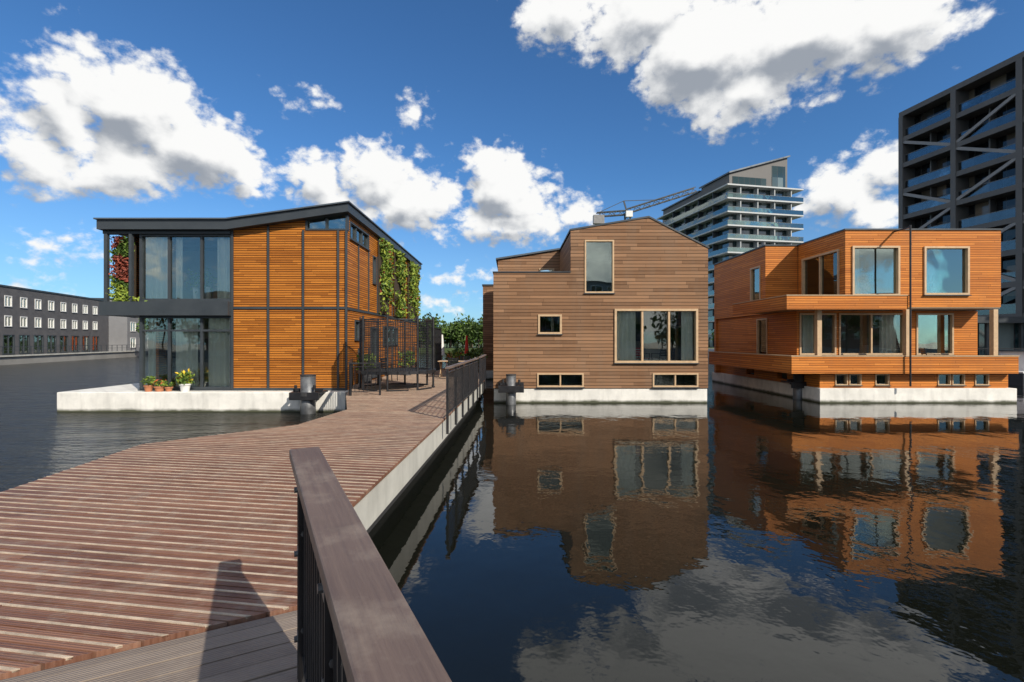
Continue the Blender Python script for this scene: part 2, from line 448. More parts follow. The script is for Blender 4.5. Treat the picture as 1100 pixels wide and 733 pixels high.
def railing(name,pts,h=1.05,post=1.2,bal=.11,z=DZ,top='rail'):
    e=empty(name); mb=MB()
    for i in range(len(pts)-1):
        a=Vector((pts[i][0],pts[i][1],z));b=Vector((pts[i+1][0],pts[i+1][1],z));L=(b-a).length;d=(b-a)/L
        up=Vector((0,0,1))
        mb.beam(a+up*h,b+up*h,.09,.04,top)
        mb.beam(a+up*.12,b+up*.12,.03,.02,'black'); mb.beam(a+up*(h-.1),b+up*(h-.1),.03,.02,'black')
        n=max(1,round(L/post))
        for k in range(n+1):
            p=a+d*(L*k/n); mb.beam(p-up*.3,p+up*(h-.021),.05,.05,'black')
        n=int(L/bal)
        for k in range(1,n): 
            p=a+d*(L*k/n); mb.beam(p+up*.13,p+up*(h-.11),.014,.014,'black')
    mb.build('rails',e); return e
railing('jetty_railing',[(-1.32,9.9),(-1.10,15.4)])
railing('jetty_railing',[(-1.08,16.3),(-1.06,19.2)])
railing('terrace_railing',[(-4.75,14.2),(-5.68,17.2)],h=.95,top='black')
railing('terrace_railing',[(-4.7,14.1),(-3.9,14.3)],h=.95,top='black')

# ================================================================ LEFT HOUSE
LH=empty('slatted_timber_floating_house')
Y=17.6
mb=MB(); mb.box(-16.0,-5.85,17.0,31.6,-.9,.7,'conc'); mb.build('pontoon',LH,bevel=.03)
xa,xb,xc=-14.7,-10.15,-6.02
ZF=6.84
def zr(x): return ZF if x<-10.2 else ZF+(x+10.2)/4.2*(7.42-ZF)
mb=MB()
roof=[(-14.85,ZF-.34),(-10.2,ZF-.34),(-5.86,zr(-5.86)-.3),(-5.86,zr(-5.86)),(-10.2,ZF),(-14.85,ZF)]
mb.pxz(roof,17.3,31.3,'anth')
mb.pxz([(-14.9,ZF+.002),(-10.2,ZF+.002),(-5.8,zr(-5.8)+.002),(-5.8,zr(-5.8)+.05),(-10.2,ZF+.05),(-14.9,ZF+.05)],17.22,31.38,'zinc')
mb.build('roof',LH)
wl=MB(); fr=MB(); gl=MB(); cu=MB()
F1=('F',Y)
facade(wl,F1,xb,xc,.7,6.3,[],'cladL')
wl.pxz([(xb,6.3),(-7.45,6.3),(-7.45,zr(-7.45)-.3),(xb,zr(xb)-.32)],Y,Y+.22,'cladL')
wl.pxz([(-7.45,6.3),(xc,6.3),(xc,6.52),(-7.45,6.52)],Y,Y+.22,'cladL')
gl.pxz([(-7.4,6.54),(xc+.04,6.54),(xc+.04,zr(xc)-.31),(-7.4,zr(-7.4)-.31)],Y+.08,Y+.085,'glassR')
fr.box(-7.5,xc+.05,Y-.03,Y+.15,6.52,6.58,'anth'); fr.box(-7.5,-7.43,Y-.03,Y+.15,6.58,6.89,'anth'); fr.box(-6.78,-6.73,Y-.02,Y+.1,6.58,6.97,'anth'); fr.box(xc-.03,xc+.05,Y-.03,Y+.15,6.58,7.08,'anth')
for u in(250,288.5,326,363.5):
    x=PX(u,Y); wbox(fr,F1,x-.035,x+.035,.001,.05,.72,min(zr(x)-.32,6.52) if u>300 else zr(x)-.33,'anth')
wbox(fr,F1,xb+.04,xc-.0,.001,.04,3.66,3.74,'anth')
wbox(fr,F1,xb+.04,xc-.0,.001,.04,.70,.80,'anth')
wbox(fr,F1,xc-.03,xc+.04,.001,.055,.72,6.51,'anth')
W=('R',xc)
ops=[(17.95,20.3,6.3,6.95),(18.5,19.7,2.55,3.3),(20.6,21.5,.95,3.1),(22.6,25.4,2.3,3.2),(20.9,21.4,5.0,6.2)]
facade(wl,W,Y+.22,31.0,.7,7.1,ops,'cladL')
window(fr,gl,W,17.95,20.3,6.3,6.95,'anth',.06,(.33,.66),glass='glassR')
window(fr,gl,W,18.5,19.7,2.55,3.3,'anth',.06,(.5,),glass='glassR')
window(fr,gl,W,20.6,21.5,.95,3.1,'anth',.07,glass='glassR')
window(fr,gl,W,22.6,25.4,2.3,3.2,'anth',.07,(.33,.66),glass='glassR')
window(fr,gl,W,20.9,21.4,5.0,6.2,'anth',.05,glass='glassR')
y=Y+1.32
for k in range(10):
    for z0,z1 in((.72,2.2),(3.72,6.25)):
        wbox(fr,W,y-.03,y+.03,.001,.045,z0,z1,'anth')
    y+=1.33
wbox(fr,W,Y,31,.001,.04,3.64,3.72,'anth')
facade(wl,('B',31.0+.2),-14.7,xc,.7,6.4,[],'cladL')
facade(wl,('L',-13.5),Y+.6,30.9,.7,3.45,[(18.6,23,.9,3.2)],'cladL')
window(fr,gl,('L',-13.5),18.6,23,.9,3.2,'anth',.07,(.33,.66))
facade(wl,('L',-14.7),18.6,30.9,3.9,6.5,[],'cladL')
sl=MB()
sl.box(-14.8,xb-.04,17.35,30.9,3.42,3.92,'anth')
sl.box(xb-.04,xc-.3,Y+.25,30.9,3.5,3.8,'inner')
sl.box(-14.8,xb-.04,17.5,17.7,6.38,6.49,'anth')
sl.box(-13.5,xc-.3,Y+.3,30.9,.701,.78,'innerfloor')
sl.box(-14.4,xc-.3,Y+.3,30.9,3.921,3.95,'innerfloor')
sl.box(-14.4,xc-.3,20.4,20.55,.79,6.3,'inner')
sl.box(-10.1,-10.0,17.9,20.3,.79,3.49,'inner')
sl.box(-10.1,-10.0,17.9,20.3,3.96,6.3,'inner')
sl.build('floors_and_partitions',LH)
Yg=17.66; G=('F',Yg)
xl=-13.55
window(fr,gl,G,xl,xb-.02,3.95,6.4,'anth',.09,(.31,.66),glass='glass',d0=-.08,d1=.06,gd=-.03)
window(fr,gl,G,xl,xb-.02,.74,3.42,'anth',.09,(.31,.66),trans=(.8,),glass='glass',d0=-.08,d1=.06,gd=-.03)
curtain(cu,G,-13.45,-12.6,4.0,6.35,-.16); curtain(cu,G,-10.85,-10.22,4.0,6.35,-.16); curtain(cu,G,-12.4,-12.1,4.0,6.35,-.16)
curtain(cu,G,-12.35,-11.55,.82,3.4,-.16); curtain(cu,G,-11.2,-10.25,.82,3.4,-.16); curtain(cu,G,-13.4,-13.1,.82,3.4,-.16)
for x,z in((-11.75,4.0),(-11.3,4.0)):
    cu.cyl((x,18.0,z),(x,18.0,z+.5),.08,.11,m='white')
    for k in range(60): cu.leaf((x+random.gauss(0,.14),18.0+random.gauss(0,.1),z+.75+random.gauss(0,.2)),.09,'leafy')
cu.box(-13.2,-12.4,19.2,20.1,.8,1.2,'white'); cu.box(-12.4,-11.0,20.1,20.39,4.0,4.9,'palewood'); cu.box(-13.3,-12.3,20.3,20.39,1.6,2.6,'anth')
fr.box(-14.72,-14.6,17.45,17.57,3.93,6.37,'anth'); fr.box(-13.82,-13.72,17.45,17.57,3.93,6.37,'anth')
fr.box(-14.55,-13.85,17.78,17.84,3.95,6.3,'soil')
wl.build('walls',LH); fr.build('window_frames_and_battens',LH); gl.build('glass',LH); cu.build('curtains_and_interior',LH)
mb=MB()
for k in range(1500):
    x=U(-14.55,-13.85); z=U(3.95,6.3)
    f=math.sin(x*3+z*2.3)+math.sin(z*4.1)
    mb.leaf((x,17.62+U(-.12,.12),z),.075,'leafr' if f>.1 else ('leafy' if f<-.9 else 'leaf'))
for k in range(160): mb.leaf((-14.0+random.gauss(0,.3),17.5+U(-.1,.1),3.9+random.gauss(0,.12)),.07,'leafy')
mb.build('green_wall_plants_front',LH)
mb=MB()
for ya,yb in((21.6,23.4),(24.5,26.4),(27.7,30.2)):
    mb.box(xc+.05,xc+.09,ya,yb,3.75,7.0,'soil')
    for k in range(1300):
        z=3.7+3.4*random.random()**.8; yy=U(ya,yb)
        if math.sin(yy*2.1+z*1.7)+math.sin(z*3.3+yy)<-1.0: continue
        mb.leaf((xc+.17+U(-.07,.16),yy,z),.1,'leafy' if R()<.6 else ('leafr' if R()<.15 else 'leaf'))
mb.build('green_wall_plants_side',LH)

def pile(x,y,h=1.5,r=.2,px=None):
    e=empty('mooring_pile'); mb=MB()
    mb.cyl((x,y,-1),(x,y,h),r,n=28,m='steel'); mb.cyl((x,y,h),(x,y,h+.04),r*1.03,n=28,m='rubber')
    mb.build('steel_tube',e,smooth=True)
    mb=MB()
    mb.cyl((x,y,.62),(x,y,.74),r+.13,n=20,m='rubber')
    mb.box(x-.5,x+.5,y-.05,y+.05,.76,.86,'black'); mb.box(x-.5,x-.38,y-.3,y+.5,.7,.759,'black'); mb.box(x+.38,x+.5,y-.3,y+.5,.7,.759,'black')
    mb.box(x-.5,x+.5,y-.36,y-.28,.5,.758,'black')
    mb.cyl((x-.32,y-.25,.86),(x-.32,y-.25,1.0),.05,n=10,m='black'); mb.cyl((x+.32,y-.25,.86),(x+.32,y-.25,1.0),.05,n=10,m='black')
    mb.build('pile_collar',e,bevel=.008)
pile(PX(331,16.7),16.7,1.3,.25); pile(PX(549,19.1),19.1,1.15,.2); pile(PX(858,20.9),20.9,1.2,.22)
def pot(x,y,z,r,h,mat,n,leafsize,fl=None,rise=.35):
    e=empty('potted_plant'); mb=MB()
    mb.cyl((x,y,z),(x,y,z+h),r*.75,r,n=20,m=mat); mb.cyl((x,y,z+h-.04),(x,y,z+h+.01),r*1.1,n=20,m=mat); mb.cyl((x,y,z+h+.01),(x,y,z+h+.02),r*.95,n=20,m='soil'); mb.build('pot',e)
    mb=MB()
    for k in range(n):
        t=U(0,6.28); rr=r*1.5*math.sqrt(R()); zz=z+h+U(.02,rise)
        mb.leaf((x+rr*math.cos(t),y+rr*math.sin(t),zz),leafsize,'leaf' if R()<.6 else 'leafy')
        if fl and R()<.22: mb.leaf((x+rr*math.cos(t),y+rr*math.sin(t)-.05,zz+.08),leafsize*.8,fl)
    for k in range(7):
        t=U(0,6.28); mb.cyl((x,y,z+h),(x+r*math.cos(t),y+r*math.sin(t),z+h+rise*.8),.008,.004,n=5,m='leafd')
    mb.build('leaves',e)
pot(-12.95,17.25,.7,.14,.22,'terra',90,.07,None,.3); pot(-12.6,17.3,.7,.16,.18,'terra',80,.06,'orangep',.2)
pot(-11.65,17.25,.7,.17,.27,'white',170,.09,'yellow',.42); pot(-12.3,17.35,.7,.12,.15,'terra',50,.05,None,.18)

# ================================================================ CENTRE HOUSE
CH=empty('brown_timber_floating_house')
Y=19.5; cx0,cx1=-.75,7.9
mb=MB(); mb.box(cx0+.02,cx1-.02,Y+.03,30.6,-.9,.57,'conc'); mb.build('pontoon',CH,bevel=.02)
wl=MB(); fr=MB(); gl=MB(); cu=MB(); rf=MB()
F2=('F',Y); X2=lambda u:PX(u,Y); Z2=lambda v:PZ(v,Y)
zp=Z2(293); zs=6.2; xm=X2(613); ridge=X2(697)
def zc(x): return 6.94+(x-xm)/(ridge-xm)*.53 if x<ridge else 7.47+(x-ridge)/(cx1-ridge)*(6.23-7.47)
tall=(X2(628),X2(659.5),Z2(315),Z2(258)); big=(X2(660),X2(749.5),Z2(390),Z2(332)); sm=(X2(578),X2(603.5),Z2(359),Z2(338))
lo1=(X2(577),X2(627),Z2(416),Z2(401)); lo2=(X2(701),X2(750),Z2(416),Z2(401))
facade(wl,F2,cx0,cx1,.6,zp,[tall,big,sm,lo1,lo2],'cladC')
facade(wl,F2,xm,cx1,zp,zs,[tall],'cladC')
for a,b,z0 in((xm,tall[0],zs),(tall[0],tall[1],tall[3]),(tall[1],ridge,zs),(ridge,cx1,zs)):
    wl.pxz([(a,z0),(b,z0),(b,zc(b)),(a,zc(a))],Y,Y+.22,'cladC')
window(fr,gl,F2,*tall,'palewood',.06,glass='glassR')
window(fr,gl,F2,*big,'palewood',.085,(.335,.655),d1=.06)
window(fr,gl,F2,*sm,'palewood',.075)
window(fr,gl,F2,*lo1,'palewood',.06,(.5,)); window(fr,gl,F2,*lo2,'palewood',.06,(.5,))
facade(wl,('L',cx0),Y+.22,30.5,.6,zp,[(22,24,1.2,3.2)],'cladC'); window(fr,gl,('L',cx0),22,24,1.2,3.2,'palewood',.07,(.5,))
facade(wl,('R',cx1),Y+.22,30.5,.6,zs,[(21,23,1.2,3.2)],'cladC'); window(fr,gl,('R',cx1),21,23,1.2,3.2,'palewood',.07,(.5,))
facade(wl,('L',xm),Y+.22,30.5,zp,6.88,[],'cladC2')
facade(wl,('B',30.7),cx0,cx1,.6,6.1,[],'cladC')
facade(wl,('F',24.),cx0+.05,xm-.003,zp,6.35,[(1.35,2.1,5.3,6.1)],'cladC2'); window(fr,gl,('F',24.),1.35,2.1,5.3,6.1,'palewood',.06)
wl.pxz([(cx0+.05,6.35),(xm-.003,6.35),(xm-.003,7.0),(cx0+.05,6.5)],24.,24.22,'cladC2')
facade(wl,('L',cx0+.05),24.22,30.4,zp,6.45,[],'cladC2')
rf.pxz([(cx0-.05,6.52),(xm-.01,7.02),(xm-.01,7.1),(cx0-.05,6.6)],23.9,30.6,'zinc')
rf.box(cx0+.22,xm-.02,Y+.23,23.95,zp-.35,zp-.2,'rubber')
rf.box(cx0-.03,xm,Y-.03,Y+.26,zp+.001,zp+.045,'anth'); rf.box(cx0-.03,cx0+.25,Y+.27,23.95,zp+.001,zp+.045,'anth')
rf.pxz([(xm-.04,zc(xm)+.002),(ridge,7.472),(ridge,7.54),(xm-.04,zc(xm)+.07)],Y-.03,30.7,'anth')
rf.pxz([(ridge,7.472),(cx1+.04,6.222),(cx1+.04,6.29),(ridge,7.54)],Y-.03,30.7,'anth')
rf.cyl((3.2,24,7.1),(3.2,24,7.7),.09,n=12,m='steel'); rf.cyl((.4,22.5,zp-.2),(.4,22.5,zp+.35),.08,n=10,m='steel')
for k in range(8): rf.cyl((1.2+k*.12,21.5,zp-.2),(1.2+k*.12,21.5,zp+.28),.012,n=6,m='black')
rf.beam((1.15,21.5,zp+.28),(2.1,21.5,zp+.28),.04,.03,'black')
fl=MB()
fl.box(cx0+.25,cx1-.25,Y+.25,30.4,.6,.63,'innerfloor'); fl.box(cx0+.25,cx1-.25,Y+.25,30.4,1.25,1.33,'innerfloor')
fl.box(cx0+.25,cx1-.25,Y+.25,30.4,4.05,4.2,'inner'); fl.box(cx0+.25,cx1-.25,23.2,23.3,1.34,4.04,'inner'); fl.box(xm+.01,cx1-.25,22,22.1,4.21,6.1,'inner')
fl.box(cx0+.25,cx1-.25,21.5,21.6,.64,1.24,'darkint'); fl.box(1.6,1.7,Y+.3,23.1,1.34,4.0,'inner')
fl.build('floors_and_partitions',CH)
curtain(cu,F2,big[0]+.1,big[0]+.9,big[2]+.1,big[3]-.08,-.22); curtain(cu,F2,big[1]-.6,big[1]-.1,big[2]+.1,big[3]-.08,-.22)
cu.cyl((5.4,20.6,3.0),(5.4,20.6,4.04),.008,n=5,m='black'); cu.cyl((5.4,20.6,2.75),(5.4,20.6,3.0),.22,.05,n=16,m='black')
cu.box(4.6,7.2,22.8,23.19,1.34,2.1,'white'); cu.box(5.0,6.2,23.1,23.19,2.5,3.3,'anth')
cu.box(4.9,5.3,22.85,23.1,2.11,2.5,'red'); cu.box(6.4,6.9,22.85,23.1,2.11,2.9,'palewood')
wl.build('walls',CH); fr.build('window_frames',CH); gl.build('glass',CH); cu.build('curtains',CH); rf.build('roof',CH)

def chair(mb,x,y,z,rot,mat='black',arm=True,seatmat=None):
    seatmat=seatmat or mat
    mb.T=Matrix.Translation((x,y,z))@Matrix.Rotation(rot,4,'Z')
    for sx in(-.22,.22):
        mb.beam((sx,-.22,0),(sx,-.20,.44),.025,.025,mat); mb.beam((sx,.24,0),(sx,.2,.44),.025,.025,mat)
        mb.beam((sx,.2,.44),(sx*.95,.30,.92),.025,.025,mat)
        if arm: mb.beam((sx*1.1,-.2,.65),(sx*1.1,.25,.66),.04,.02,mat); mb.beam((sx*1.1,-.2,.43),(sx*1.1,-.2,.65),.02,.02,mat)
    mb.box(-.23,.23,-.23,.22,.44,.465,seatmat)
    for k in range(4):
        z0=.55+k*.095; yy=.225+(z0-.44)*.2
        mb.box(-.21,.21,yy,yy+.015,z0,z0+.06,seatmat)
    mb.T=None
e=empty('lounge_chair'); mb=MB(); chair(mb,5.4,20.15,1.33,2.4,'black',True,'red'); mb.build('chair_frame',e)
e=empty('lounge_chair'); mb=MB(); chair(mb,6.15,20.2,1.33,-2.6,'black',True); mb.build('chair_frame',e)

NH=empty('timber_floating_house_behind')
wl=MB(); fr=MB(); gl=MB()
nx=-1.95; ny=31.5
mbp=MB(); mbp.box(nx,6,ny,40,-.9,.57,'conc'); mbp.build('pontoon',NH)
facade(wl,('F',ny+.1),nx+.05,6,.57,6.1,[],'cladC2'); facade(wl,('L',nx+.05),ny+.32,39.8,.57,6.1,[(33,35,1,3.2)],'cladC2'); window(fr,gl,('L',nx+.05),33,35,1,3.2,'palewood',.07,(.5,))
wl.box(nx,6,ny+.05,39.9,6.1,6.2,'anth'); facade(wl,('B',39.8),nx+.05,6,.57,6.1,[],'cladC2'); facade(wl,('R',6),ny+.32,39.6,.57,6.1,[],'cladC2')
wl.build('walls',NH); fr.build('window_frames',NH); gl.build('glass',NH)

# ================================================================ RIGHT HOUSE
RH=empty('orange_cedar_floating_house')
wl=MB(); fr=MB(); gl=MB(); cu=MB(); rf=MB()
mb=MB(); mb.box(12.4,20.35,19.5,30,-.9,.59,'conc'); mb.build('pontoon',RH,bevel=.02)
rt=7.08; xr=20.2
yb=19.66; FB=('F',yb); xq=lambda u:PX(u,yb)
sw=[(xq(897),xq(910.5)),(xq(912),xq(925)),(xq(940),xq(955)),(xq(1007),xq(1021)),(xq(1022.5),xq(1036)),(xq(1047),xq(1062))]
ops=[(a,b,PZ(414,yb),PZ(402,yb)) for a,b in sw]
facade(wl,FB,12.5,20.15,.6,1.2,ops,'cladR')
for o in ops: window(fr,gl,FB,*o,'palewood',.04,d1=.03)
facade(wl,('L',12.5),yb+.22,29.5,.6,1.2,[(22,22.8,.75,1.1),(25,25.8,.75,1.1)],'cladR')
wl.box(12.75,20.1,20.3,20.4,.6,1.19,'darkint')
yt=19.3; xt=11.15
wl.box(xt+.15,20.15,yt+.15,27.2,1.2,1.3,'innerfloor')
facade(wl,('F',yt),xt,xr,1.2,1.88,[],'cladR',.14)
facade(wl,('L',xt),yt+.14,27.4,1.2,1.88,[],'cladR',.14)
facade(wl,('R',xr),yt+.14,20.9,1.2,1.88,[],'cladR',.14)
fr.box(xt-.02,xr+.02,yt-.02,yt+.16,1.881,1.92,'palewood'); fr.box(xt-.02,xt+.16,yt+.161,27.4,1.881,1.92,'palewood')
yl=20.9; FL=('F',yl); xL=12.3; ql=lambda u:PX(u,yl)
ops=[(ql(858)+.03,ql(898),1.9,3.7),(ql(901),ql(972),1.9,3.7),(ql(984),ql(1024),1.9,3.7)]
facade(wl,FL,xL,xr-.1,1.3,3.8,ops,'cladR')
window(fr,gl,FL,*ops[0],'palewood',.07,(.45,),glass='glass'); window(fr,gl,FL,*ops[1],'palewood',.07,(.5,),glass='glass'); window(fr,gl,FL,*ops[2],'palewood',.07,glass='glassR')
facade(wl,('L',xL),yl+.22,29,1.3,3.8,[(23.3,24.3,1.35,3.6)],'cladR'); window(fr,gl,('L',xL),23.3,24.3,1.35,3.6,'palewood',.07)
facade(wl,('R',xr-.1),yl+.22,29,1.3,3.8,[],'cladR')
yu=23.3
facade(wl,('L',12.2),yu+.22,29,3.8,rt-.02,[(23.75,24.75,4.2,6.2)],'cladR'); window(fr,gl,('L',12.2),23.75,24.75,4.2,6.2,'palewood',.07,glass='glassR')
facade(wl,('F',yu),12.2,13.75,3.8,rt-.02,[],'cladR')
facade(wl,('B',29.2),12.2,xr,.6,rt-.02,[],'cladR')
yf=20.0; FF=('F',yf); xf=13.77
w1=(PX(915,yf),PX(966,yf),PZ(318,yf),PZ(264.5,yf)); w2=(PX(992,yf),PX(1040.5,yf),PZ(317,yf),PZ(265,yf))
facade(wl,FF,xf,xr,3.9,rt,[w1,w2],'cladR'); window(fr,gl,FF,*w1,'palewood',.08,glass='glassR',d1=.06); window(fr,gl,FF,*w2,'palewood',.08,glass='glassR',d1=.06)
sw=(20.35,22.95,w1[2],w1[3]-.05)
facade(wl,('L',xf),yf+.22,yu,3.9,rt,[sw],'cladR'); window(fr,gl,('L',xf),*sw,'palewood',.08,(.5,),glass='glass',d1=.05)
facade(wl,('R',xr),yf+.22,29,3.9,rt,[],'cladR')
wl.box(xf+.23,xr-.23,yf+.23,28.9,3.82,3.95,'inner')
wl.box(xf+.02,xr-.02,yf+.02,yf+.9,3.86,3.898,'palewood')
bx0,bx1=10.9,15.72; by=19.2
facade(wl,('F',by),bx0,bx1,3.76,4.3,[],'cladR',.12); facade(wl,('L',bx0),by+.12,yu+.6,3.76,4.3,[],'cladR',.12); facade(wl,('R',bx1),by+.12,yf-.002,3.76,4.3,[],'cladR',.12)
wl.box(bx0+.13,xf-.003,by+.13,yu-.003,3.8,3.88,'innerfloor'); wl.box(xf,bx1-.13,by+.13,yf-.003,3.8,3.87,'innerfloor')
fr.box(bx0-.02,bx1+.02,by-.02,by+.14,4.301,4.335,'palewood'); fr.box(bx0-.02,bx0+.14,by+.141,yu+.6,4.301,4.335,'palewood')
for u in(879,974,1067.5): 
    x=PX(u,19.75); fr.box(x-.09,x+.09,19.66,19.84,1.31,3.79,'palewood')
fr.box(12.35,12.5,22.9,23.05,1.31,3.79,'palewood')
fr.cyl((PX(978,19.15),19.15,.7),(PX(978,19.15),19.15,rt),.035,n=10,m='black')
fr.box(PX(978,19.15)-.03,PX(978,19.15)+.03,19.15,19.99,rt-.1,rt-.05,'black')
rf.box(xf-.04,xr+.04,yf-.04,yu-.041,rt+.001,rt+.06,'anth'); rf.box(12.16,xr+.04,yu-.04,29.25,rt+.001,rt+.06,'anth')
rf.cyl((13.0,25,rt+.06),(13.0,25,rt+.5),.1,n=12,m='steel'); rf.box(13.3,14.0,25,25.8,rt+.06,rt+.4,'black')
wl.box(12.5,xr-.3,23.6,23.7,1.31,6.9,'inner'); wl.box(12.5,xr-.3,yl+.23,29,1.301,1.33,'innerfloor')
curtain(cu,FL,12.7,13.5,1.95,3.65,-.3); curtain(cu,FL,16.1,16.8,1.95,3.65,-.3); curtain(cu,('L',xf),22.0,22.9,4.35,6.4,-.3)
curtain(cu,FF,w1[0]+.1,w1[0]+.5,w1[2]+.1,w1[3]-.1,-.25); curtain(cu,FF,w2[1]-.7,w2[1]-.1,w2[2]+.1,w2[3]-.1,-.25)
for (x,y,z) in((14.9,20.6,4.0),(18.2,20.6,4.0),(17.9,21.5,1.35)):
    cu.cyl((x,y,z),(x,y,z+.4),.13,.17,m='terra')
    for k in range(110): cu.leaf((x+random.gauss(0,.22),y+random.gauss(0,.15),z+.95+random.gauss(0,.28)),.11,'leafy' if R()<.5 else 'leaf')
cu.box(16.9,18.6,23.3,23.59,1.35,2.3,'white'); cu.box(14.3,15.5,23.4,23.59,4.0,5.1,'palewood')
wl.build('walls',RH); fr.build('window_frames',RH); gl.build('glass',RH); cu.build('curtains',RH); rf.build('roof',RH)
e=empty('terrace_chair'); mb=MB(); chair(mb,17.5,20.2,1.3,1.2,'black'); mb.build('chair_frame',e)

# ================================================================ TERRACE FURNITURE
def table(x,y,w,d,h=.74,mat='black',name='patio_table'):
    e=empty(name); mb=MB()
    n=6
    for k in range(n): mb.box(x-w/2+k*w/n+.005,x-w/2+(k+1)*w/n-.005,y-d/2,y+d/2,DZ+h-.03,DZ+h,mat)
    for a in(-1,1):
        mb.beam((x+a*(w/2-.08),y-d/2+.05,DZ),(x+a*(w/2-.08),y+d/2-.05,DZ+h-.03),.03,.03,mat); mb.beam((x+a*(w/2-.08),y+d/2-.05,DZ),(x+a*(w/2-.08),y-d/2+.05,DZ+h-.03),.03,.03,mat)
    mb.beam((x-w/2+.08,y,DZ+h*.5),(x+w/2-.08,y,DZ+h*.5),.025,.025,mat)
    mb.build('table_frame',e)
table(-2.6,21.2,1.2,.8,mat='palewood')
for (x,y,r) in((-2.4,20.3,3.),(-2.1,22.,.2),(-4.9,19.4,1.3)):
    e=empty('patio_chair'); mb=MB(); chair(mb,x,y,DZ,r); mb.build('chair_frame',e)
e=empty('garden_trampoline'); mb=MB(); tx,ty,tr=-3.95,16.6,1.25; n=24
pt=lambda i,r,z:(tx+r*math.cos(i*2*math.pi/n),ty+r*math.sin(i*2*math.pi/n),DZ+z)
for i in range(n):
    mb.beam(pt(i,tr,.58),pt(i+1,tr,.58),.16,.10,'black'); mb.beam(pt(i,tr*.97,2.3),pt(i+1,tr*.97,2.3),.04,.04,'black')
mb.add([pt(i,tr*.93,.59) for i in range(n)],[tuple(range(n))],'rubber')
for i in range(0,n,3):
    mb.cyl(pt(i,tr,0),pt(i,tr,2.42),.036,n=8,m='black')
    mb.beam(pt(i,tr*1.03,.03),pt(i+2,tr*1.03,.03),.04,.04,'black')
for i in range(n*4): mb.cyl(pt(i/4,tr*.97,.64),pt(i/4,tr*.97,2.3),.009,n=4,m='black')
for k in range(1,20):
    for i in range(n): mb.beam(pt(i,tr*.97,.64+k*.083),pt(i+1,tr*.97,.64+k*.083),.013,.013,'black')
mb.build('frame_and_net',e)
def screen(x0,y0,x1,y1,h):
    e=empty('mesh_screen'); mb=MB()
    a=Vector((x0,y0,DZ));b=Vector((x1,y1,DZ));up=Vector((0,0,1));L=(b-a).length
    for p in(a,b): mb.beam(p,p+up*h,.06,.06,'black')
    mb.beam(a+up*h,b+up*h,.05,.05,'black'); mb.beam(a+up*.2,b+up*.2,.04,.04,'black')
    n=int(L/.09)
    for k in range(1,n): mb.beam(a+(b-a)*k/n+up*.2,a+(b-a)*k/n+up*h,.012,.012,'black')
    for k in range(1,5): mb.beam(a+up*(.2+k*(h-.2)/5),b+up*(.2+k*(h-.2)/5),.012,.012,'black')
    mb.build('mesh_frame',e)
screen(-3.6,22.3,-3.6,24.5,2.2)
for x,y,s in((-5.5,18.3,.22),(-2.9,24.2,.3),(-4.9,22.6,.25)):
    pot(x,y,DZ,s,.4,'terra' if s>.26 else 'steel',220,.1,None,.7)
def parasol(x,y,openp,mat):
    e=empty('garden_parasol'); mb=MB()
    mb.cyl((x,y,DZ),(x,y,DZ+2.0),.025,n=8,m='steel'); mb.cyl((x,y,DZ),(x,y,DZ+.08),.25,n=16,m='rubber'); 
    mb.cyl((x,y,DZ+.8),(x,y,DZ+1.95),.16,.05,n=8,m=mat)
    mb.build('canopy_and_pole',e)
parasol(-2.9,31,False,'red'); parasol(-3.9,27,False,'white')
table(-3.3,30,1.2,.8,mat='palewood')
for x,y,r in((-2.9,28.8,1),(-3.6,29,2.5)):
    e=empty('patio_chair'); mb=MB(); chair(mb,x,y,DZ,r,'red'); mb.build('chair_frame',e)
for x,y,n in((-2.2,27,260),(-2.15,30,200),(-4.0,36,300),(-2.2,38,300)):
    e=empty('planter_shrub'); mb=MB(); mb.box(x-.25,x+.25,y-.5,y+.5,DZ,DZ+.45,'bark')
    for k in range(n): mb.leaf((x+random.gauss(0,.25),y+random.gauss(0,.35),DZ+.75+random.gauss(0,.25)),.1,'leaf')
    mb.build('planter_and_leaves',e)

# ================================================================ TREES
def tree(x,y,z,h,r,n,mats=('leaf','leafd'),name='broadleaf_tree',ls=.28):
    e=empty(name); mb=MB()
    mb.cyl((x,y,z),(x,y,z+h*.45),h*.03,h*.02,n=9,m='bark')
    cl=[]
    for k in range(11):
        t=U(0,6.28); rr=r*U(.2,.75); c=Vector((x+rr*math.cos(t),y+rr*math.sin(t),z+h*U(.42,.88)))
        cl.append((c,r*U(.28,.5))); mb.cyl((x,y,z+h*U(.25,.45)),c,h*.012,h*.004,n=5,m='bark')
    mb.build('trunk_and_branches',e)
    mb=MB()
    for k in range(n):
        c,s=random.choice(cl); d=Vector((random.gauss(0,1),random.gauss(0,1),random.gauss(0,.8))).normalized()*s*(R()**.4)
        mb.leaf(c+d,ls,mats[0] if d.z>U(-.3,.6)*s else mats[1])
    mb.build('crown',e)
tree(-54.5,74,1,6.5,2.6,900); tree(-58,82,1,7,3,900); tree(-51,85,1,5,2.4,700)
mb=MB()
def smalltree(x,y,h):
    mb.cyl((x,y,1),(x,y,1+h*.5),.15,.1,n=5,m='bark')
    for c in range(7):
        cx,cy,cz=x+U(-1.7,1.7),y+U(-1,1),1+h*U(.25,.85); s=U(.9,2.0)
        for j in range(46):
            d=Vector((random.gauss(0,1),random.gauss(0,1),random.gauss(0,.8))).normalized()*s*(R()**.4)
            mb.leaf((cx+d.x,cy+d.y,cz+d.z),.42,'leaf' if R()<.5 else 'leafd')
for k in range(120): smalltree(-210+k*3.6+U(-2,2),U(103,135),U(4,8.5))
for k in range(34): smalltree(-28+k*1.0+U(-.6,.6),U(101.5,108),U(4.5,8.2))
mb.build('distant_tree_row')
mb=MB()
